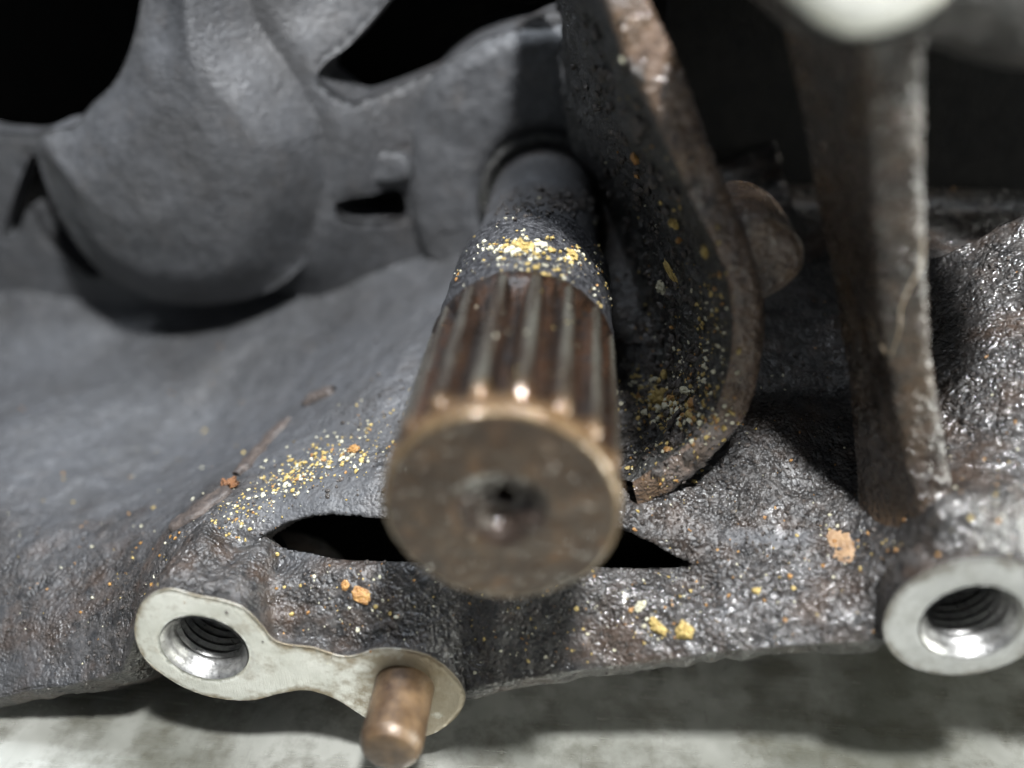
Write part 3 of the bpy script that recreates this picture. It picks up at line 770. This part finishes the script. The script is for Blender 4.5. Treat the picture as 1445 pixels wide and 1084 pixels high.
# end face: polar grid with slightly chipped rim and a drilled centre
nrad, nth = 70, 160
rs = np.r_[np.linspace(.02, 1.7, 10), np.linspace(1.9, 5.6, 18), np.linspace(5.8, 12.9, 26), np.linspace(13.05, 14.05, nrad - 54)]
th = np.linspace(0, 2 * math.pi, nth, endpoint=False)
Rg, Tg = np.meshgrid(rs, th, indexing='ij')
yy = np.full(Rg.shape, -11.0)
cxo, czo = .5, 1.0                                     # centre hole slightly off
Xg, Zg = Rg * np.sin(Tg), Rg * np.cos(Tg)
rc = np.hypot(Xg - cxo * np.exp(-Rg / 6), Zg - czo * np.exp(-Rg / 6))
yy += 3.8 * (1 - smooth(.45, 1.35, rc)) + 2.2 * (1 - smooth(1.6, 5.6, rc + .5 * np.sin(3 * Tg + 1)))
yy += .45 * smooth(13.35, 14.05, Rg) ** 1.5
P3 = np.stack([Xg.ravel(), yy.ravel(), Zg.ravel()], 1)
P3[:, 1] += fbm(P3, 4, 3, 91) * .09 + fbm(P3, 1.3, 3, 92) * .05 + np.exp(-((rc.ravel() - 3.2) / 1.2) ** 2) * fbm(P3, 2.2, 2, 93) * .6
P3[:, [0, 2]] *= (1 + smooth(13, 14, Rg.ravel()) * fbm(P3, 2.2, 3, 94) * .006)[:, None]
Fe = grid_faces(nrad, nth, False, True)
fn = np.cross(P3[Fe[:, 1]] - P3[Fe[:, 0]], P3[Fe[:, 2]] - P3[Fe[:, 0]])
if fn[:, 1].mean() > 0: Fe = Fe[:, ::-1]
ef = mesh_obj('end_face', P3, Fe, FACE, S, attrs={'rim': smooth(13.2, 13.7, Rg.ravel()), 'pit': 1 - smooth(4.0, 7.0, rc.ravel())}, keep='face')
V, Fl = lathe([(-7.6, 1.0), (-7, .95), (-1, .9), (-.5, .01)], (.45, .9), 32)
mesh_obj('centre_hole', V, Fl, VOID, ef)
V, Fl = lathe([(24.2, 13.2), (25.5, 13.75), (27, 13.95)] + [(y, 14.0) for y in np.linspace(28, 52, 60)] + [(53.5, 13.9), (54.6, 13.6), (55.2, 13.0), (55.2, 11.0)], n=220)
V[:, [0, 2]] *= (1 + (fbm(V, 5, 3, 95) * .006 + np.maximum(fbm(V, 1.6, 3, 96), 0) * .014))[:, None]
mesh_obj('collar', V, Fl[:, ::-1], COLLAR, S, keep='collar')
V, Fl = lathe([(54, 13.0), (57, 12.5), (60, 12.2), (75, 12.0), (104, 11.8)], n=128)
mesh_obj('sleeve', V, Fl[:, ::-1], CAST, S, attrs={'oil': np.full(len(V), .42)}, keep='sleeve')

# ------------------------------------------------------------------ dowel pin
pc = at_y(571, 968, 0)
Pn = empty('dowel_pin', (pc[0], 0, pc[2]), 'short rust brown steel dowel pin standing out of the pale pad', 'dowel pin')
pr = 4.7
V, Fl = lathe([(6, pr), (1, pr)] + [(y, pr) for y in np.linspace(0, -10.2, 24)] + [(-10.6, pr - .08), (-11.3, pr - .4), (-11.8, pr - .8)], (pc[0], pc[2]), 96)
V[:, [0, 2]] = np.array([pc[0], pc[2]]) + (V[:, [0, 2]] - [pc[0], pc[2]]) * (1 + fbm(V, 2, 3, 97) * .006)[:, None]
mesh_obj('pin_body', V, Fl, PIN, Pn, keep='pin')
V, Fl = lathe([(-11.8, pr - .8), (-11.95, pr - 1.1), (-12.0, 2), (-12.0, .01)], (pc[0], pc[2]), 96)
V[:, 1] += fbm(V, 2, 3, 98) * .06
mesh_obj('pin_end', V, Fl, PIN, Pn)

# ------------------------------------------------------------------ loose dirt
def cast_ray(px, py, only=None):
    best = None
    o = Vector(CAM); dr = Vector(ray(px, py)).normalized()
    for k, t in BVHS.items():
        if only and k not in only: continue
        h = t.ray_cast(o, dr)
        if h[0] is not None and (best is None or h[3] < best[3]): best = h
    return best
bm = bmesh.new(); bmesh.ops.create_icosphere(bm, subdivisions=1, radius=1)
ICO = np.array([v.co[:] for v in bm.verts]); ICF = np.array([[v.index for v in f.verts] for f in bm.faces]); bm.free()
bm = bmesh.new(); bmesh.ops.create_icosphere(bm, subdivisions=3, radius=1)
ICO3 = np.array([v.co[:] for v in bm.verts]); ICF3 = np.array([[v.index for v in f.verts] for f in bm.faces]); bm.free()
rng = np.random.RandomState(7)
GR = {'v': [], 'f': [], 'm': [], 'n': 0}
def frame(nrm):
    z = np.array(nrm); a = np.cross(z, [.3, .8, .5]); a /= np.linalg.norm(a); b2 = np.cross(z, a)
    return np.stack([a, b2, z], 1)
def grain(hit, size, mi):
    v = ICO * (1 + rng.uniform(-.35, .35, (len(ICO), 1))) * (rng.uniform(.6, 1.3, 3) * [1, 1, .7]) * size
    q = rng.uniform(0, 6.28); c, s = math.cos(q), math.sin(q)
    v = v @ np.array([[c, -s, 0], [s, c, 0], [0, 0, 1]])
    v = v @ frame(hit[1]).T + np.array(hit[0]) + np.array(hit[1]) * size * .35
    GR['v'].append(v); GR['f'].append(ICF + GR['n']); GR['n'] += len(v); GR['m'] += [mi] * len(ICF)
GM = [GOLD, PALEGRIT, ORANGE, DARKGRIT]
def scatter(cx, cy, sx, sy, rot, n, s0, s1, wts, only=None):
    c, s = math.cos(math.radians(rot)), math.sin(math.radians(rot))
    for _ in range(n):
        u, v = rng.normal(0, 1, 2); u *= sx; v *= sy
        h = cast_ray(cx + u * c - v * s, cy + u * s + v * c, only)
        if h is None: continue
        size = s0 + (s1 - s0) * rng.rand() ** 2.5
        grain(h, size, rng.choice(4, p=wts))
Y = [.55, .25, .15, .05]; W = [.3, .6, .1, 0]; O = [.3, .15, .5, .05]; K = [.05, .05, .1, .8]
FLR = ('floor', 'guard', 'lug', 'rib')
scatter(390, 690, 95, 15, -34, 420, .08, .34, [.5, .38, .08, .04], ('floor',))
scatter(470, 650, 50, 15, -14, 170, .1, .45, [.55, .33, .08, .04], ('floor',))
scatter(300, 770, 70, 30, -30, 40, .12, .4, Y, ('floor',))
scatter(500, 840, 80, 45, 0, 60, .12, .4, [.3, .4, .25, .05], ('floor',))
scatter(940, 570, 26, 18, 25, 170, .14, .65, Y, FLR)
scatter(985, 545, 26, 34, 0, 120, .15, .5, [.4, .45, .1, .05], FLR)
scatter(960, 600, 45, 45, 0, 160, .1, .4, Y, FLR)
scatter(1005, 480, 16, 60, 0, 130, .1, .4, Y, FLR)
scatter(940, 430, 40, 90, 0, 50, .1, .45, Y, FLR)
scatter(905, 640, 20, 40, 0, 30, .12, .45, Y, FLR)
scatter(900, 330, 45, 150, -12, 420, .25, 1.1, [0, .01, .02, .97], ('guard',))
scatter(930, 560, 40, 60, 0, 260, .25, .9, [.02, .01, .02, .95], FLR)
scatter(940, 575, 30, 22, 25, 160, .12, .5, Y, FLR)
scatter(935, 250, 12, 90, -24, 26, .1, .4, Y, ('guard',))
scatter(1000, 600, 18, 14, -30, 40, .12, .45, O, ('guard',))
scatter(740, 352, 14, 8, 0, 60, .18, .55, [.55, .45, 0, 0], ('collar',))
scatter(738, 350, 22, 7, 0, 45, .3, .75, [.45, .45, .05, .05], ('collar',))
scatter(765, 372, 60, 14, 0, 60, .25, .55, [.35, .4, .05, .2], ('collar',))
scatter(935, 568, 24, 16, 25, 60, .35, .9, [.5, .45, .05, 0], FLR)
scatter(430, 668, 70, 12, -28, 60, .25, .55, [.5, .35, .1, .05], ('floor',))
scatter(806, 362, 9, 8, 0, 26, .18, .5, [.6, .3, .1, 0], ('collar',))
scatter(700, 350, 14, 7, 0, 40, .15, .4, [.1, .85, .05, 0], ('collar',))
scatter(760, 378, 70, 22, 0, 230, .1, .32, [.35, .4, .1, .15], ('collar',))
scatter(850, 430, 10, 60, 0, 60, .1, .35, Y, ('collar', 'floor'))
scatter(1200, 770, 50, 30, 20, 70, .12, .45, [.35, .15, .3, .2], ('floor',))
scatter(930, 880, 30, 20, 0, 30, .12, .45, Y, ('floor',))
scatter(900, 850, 170, 40, -5, 130, .1, .35, [.3, .3, .2, .2], ('floor',))
scatter(740, 890, 60, 30, 0, 50, .1, .3, [.3, .4, .2, .1], ('floor',))
scatter(1100, 620, 90, 90, 0, 60, .1, .3, [.1, .15, .15, .6], ('floor',))
scatter(1400, 690, 50, 40, 0, 50, .1, .35, [.1, .3, .4, .2], ('floor',))
scatter(150, 780, 140, 80, -20, 70, .12, .4, [.35, .4, .2, .05], ('floor',))
scatter(300, 620, 130, 80, -20, 22, .15, .4, [.2, .5, .3, 0], ('floor',))
scatter(930, 480, 60, 120, 0, 260, .15, .7, [0, 0, .04, .96], FLR)
scatter(1070, 610, 110, 120, 0, 1500, .10, .42, [0, .01, .03, .96], ('floor',))
scatter(1400, 560, 50, 130, 0, 500, .10, .4, [0, .01, .03, .96], ('floor',))
scatter(880, 840, 210, 60, 0, 1200, .10, .38, [0, .02, .04, .94], ('floor',))
scatter(180, 840, 130, 60, -10, 500, .12, .4, [0, .01, .03, .96], ('floor',))
scatter(480, 830, 70, 40, 0, 300, .10, .35, [0, .02, .06, .92], ('floor', 'pad'))
scatter(520, 640, 90, 90, 0, 160, .15, .5, [0, 0, .03, .97], ('floor',))
scatter(760, 292, 60, 9, 0, 220, .15, .6, [0, .04, .02, .94], ('collar', 'sleeve'))
scatter(830, 290, 30, 8, 10, 90, .3, .8, [0, 0, 0, 1.], ('collar', 'sleeve'))
scatter(740, 480, 60, 60, 0, 60, .07, .2, [.3, .5, .2, 0], ('collar',) + tuple('tooth%d' % i for i in range(NT)))
g = mesh_obj('loose_grit', np.concatenate(GR['v']), np.concatenate(GR['f']), GM, None, mat_idx=GR['m'], smooth_shade=False)
g['kind'] = 'stuff'; g['label'] = 'yellow and dark grit scattered over the oily casting'; g['category'] = 'grit'

def crumb(name, px, py, size, mat, label, cat, shape=(1, 1, .6), only=None, rot=0, lump=.32, seed=0):
    h = cast_ray(px, py, only)
    if h is None: print('no surface for', label); return
    v = ICO3 * (1 + (fbm(ICO3 * 1.0 + seed, .55, 4, 200 + seed, .7) * lump))[:, None] * np.array(shape) * size
    c, s = math.cos(rot), math.sin(rot)
    v = v @ np.array([[c, -s, 0], [s, c, 0], [0, 0, 1]])
    v = v @ frame(h[1]).T + np.array(h[0]) + np.array(h[1]) * size * shape[2] * .45
    o = mesh_obj(name, v, ICF3, mat, None, origin=np.array(h[0]), smooth_shade=False)
    o['label'] = label; o['category'] = cat
    return o
crumb('yellow_crumb', 966, 890, 1.15, GOLD, 'largest yellow crumb on the ledge right below the shaft end', 'crumb', (1.1, 1, .7), ('floor',), .4, seed=1)
crumb('yellow_crumb', 927, 884, .95, GOLD, 'upright yellow crumb just left of the largest one on the ledge', 'crumb', (.8, 1.5, .7), ('floor',), 1.9, seed=2)
crumb('pale_crumb', 903, 856, .8, PALEGRIT, 'small cream crumb above the two yellow crumbs on the ledge', 'crumb', (.8, 1.3, .7), ('floor',), .7, seed=3)
crumb('orange_chip', 510, 840, 1.25, ORANGE, 'flat orange chip between the bolt hole and the shaft end', 'chip', (1.3, .8, .4), ('floor',), .2, .3, seed=4)
crumb('orange_chip', 488, 826, .75, ORANGE, 'small dull orange chip left of the bigger flat one', 'chip', (1.1, .9, .5), ('floor',), .9, seed=5)
crumb('tan_flake', 1192, 776, 2.5, TAN, 'broad tan flake stuck to the casting near the grey bolt boss', 'flake', (1.3, .75, .09), ('floor',), .9, .45, seed=6)
crumb('gold_nugget', 930, 562, 1.7, GOLD, 'rough gold lump in the black pocket of the curved guard', 'crumb', (1.1, .9, .6), FLR, .2, .6, seed=7)
crumb('pale_crumb', 968, 552, 1.1, PALEGRIT, 'long cream crumb right of the gold lump in the guard pocket', 'crumb', (1.5, .6, .6), FLR, .5, .3, seed=8)
crumb('yellow_crumb', 952, 314, .95, GOLD, 'bright yellow crumb halfway down the black guard wall', 'crumb', (1, 1, .7), ('guard',), .2, seed=9)
crumb('yellow_crumb', 998, 354, .8, GOLD, 'bright yellow crumb against the guard rim, level with the lug', 'crumb', (1, 1.2, .7), ('guard',), .8, seed=10)
crumb('yellow_streak', 948, 386, 1.6, GOLD, 'dull yellow streak smeared down the guard wall', 'smear', (.45, 1.5, .2), ('guard',), .1, .3, seed=11)
crumb('pale_crumb', 934, 406, 1.0, PALEGRIT, 'cream crumb under the yellow streak on the guard wall', 'crumb', (.9, 1.1, .5), ('guard',), .4, seed=12)
crumb('pale_crumb', 880, 84, .45, PALEGRIT, 'topmost cream crumb on the upper edge of the guard rim', 'crumb', (1, 1, .7), ('guard',), .4, seed=13)
crumb('yellow_crumb', 738, 350, 1.15, GOLD, 'yellow crumb lying on top of the black shaft collar', 'crumb', (1.3, .8, .6), ('collar',), .3, .6, seed=14)
crumb('yellow_crumb', 806, 362, .9, GOLD, 'yellow crumb on the right side of the black shaft collar', 'crumb', (1, 1, .7), ('collar',), .3, .5, seed=15)
crumb('orange_chip', 500, 636, 1.0, ORANGE, 'orange lump at the upper end of the yellow speckled ledge', 'chip', (1.1, 1, .6), ('floor',), .3, seed=16)
crumb('yellow_crumb', 1068, 834, .6, GOLD, 'lone yellow crumb between the ledge crumbs and the bolt boss', 'crumb', (1, .9, .6), ('floor',), .3, seed=17)
crumb('red_speck', 764, 840, .8, simple('red_speck_paint', (.45, .05, .03), (.6, .1, .06), 1., .3, .5), 'tiny red speck low on the shaft end face', 'speck', (1.3, .9, .3), ('face',), .3, seed=18)

def strip(px, name, mat, label, cat, width, thick, seed, only=('floor',)):
    P = []
    C = catmull(np.array(px, float), 4, False); nrm = []
    for a, b2 in C:
        h = cast_ray(a, b2, only)
        if h is None: continue
        P.append(np.array(h[0])); nrm.append(np.array(h[1]))
    P = resample(np.array(P), 40); nm = np.mean(nrm, 0); nm /= np.linalg.norm(nm)
    ker = np.ones(7) / 7
    for k in range(3): P[3:-3, k] = np.convolve(P[:, k], ker, 'valid')
    tg = np.gradient(P, axis=0); tg /= np.linalg.norm(tg, axis=1)[:, None]
    sd_ = np.cross(tg, nm); sd_ /= np.linalg.norm(sd_, axis=1)[:, None]
    t = np.linspace(0, 1, len(P)); env = np.clip(np.minimum(t, 1 - t) * 9, .35, 1)
    sec = [(-1, -.6), (-1, .5), (-.8, .95), (-.4, 1.05), (0, 1.1), (.4, 1.0), (.8, .95), (1, .5), (1, -.6)]
    rows = []
    for a, b2 in sec:
        wv = width * env * (1 + .25 * fbm(np.stack([t * 6, np.full(len(t), a * .5), np.full(len(t), seed * 1.)], 1), 1, 3, seed))
        hv = thick * (1 + .35 * fbm(np.stack([t * 9, np.full(len(t), a), np.full(len(t), seed * 2.)], 1), 1, 3, seed + 1))
        rows.append(P + sd_ * (a * wv)[:, None] + nm * (b2 * hv)[:, None])
    V = np.stack(rows, 1).reshape(-1, 3)
    o = mesh_obj(name, V, np.concatenate([grid_faces(len(P), len(sec))]), mat, None, origin=P[len(P) // 2])
    o['label'] = label; o['category'] = cat
    return o
strip([(246, 742), (275, 724), (305, 702), (322, 690)], 'sealant_strip', STRIPM, 'flat brown sealant strip nearest the pale bolt hole', 'sealant strip', 2.1, .8, 301)
strip([(334, 672), (358, 645), (385, 615), (410, 592)], 'sealant_strip', STRIPM, 'dark ragged sealant strip in the middle of the ledge edge', 'sealant strip', 1.7, .8, 302)
strip([(430, 572), (450, 560), (474, 552)], 'sealant_strip', STRIPM, 'short brown sealant scrap at the upper end of the ledge edge', 'sealant strip', 1.6, 1.0, 303)
crumb('rust_flake', 322, 688, 1.3, RUSTBIT, 'rust brown flake at the end of the flat sealant strip', 'flake', (1.2, .9, .8), ('floor',), .3, .7, seed=19)

def fibre(pts, name, rad, mat, label):
    P = []
    for a, b2, lift in pts:
        h = cast_ray(a, b2)
        if h is None: continue
        P.append(np.array(h[0]) + np.array(h[1]) * lift)
    if len(P) < 2: print('no surface for', label); return
    C = catmull(P, .4, False); tg = np.gradient(C, axis=0); tg /= np.linalg.norm(tg, axis=1)[:, None]
    a = np.cross(tg, [.2, -1, .3]); a /= np.linalg.norm(a, axis=1)[:, None]; b2 = np.cross(tg, a)
    t = np.linspace(0, 2 * math.pi, 6, endpoint=False)
    V = (C[:, None] + rad * (np.cos(t)[None, :, None] * a[:, None] + np.sin(t)[None, :, None] * b2[:, None])).reshape(-1, 3)
    o = mesh_obj(name, V, grid_faces(len(C), 6, False, True), mat, None, origin=C[0]); o['label'] = label; o['category'] = 'fibre'
fibre([(1300, 335, .3), (1297, 370, .5), (1284, 400, .5), (1272, 430, .5), (1268, 465, .5), (1258, 500, .3)], 'long_fibre', .09, FIBRE, 'long pale fibre hanging down the leaning rib')
fibre([(1228, 440, .3), (1240, 470, .4), (1252, 497, .4)], 'short_fibre', .05, FIBRE, 'short thin fibre beside the long one on the rib')
fibre([(502, 748, .4), (508, 758, .6), (513, 772, .4)], 'thread_wisp', .1, FIBRE, 'thin pale wisp in the dark slot left of the shaft')
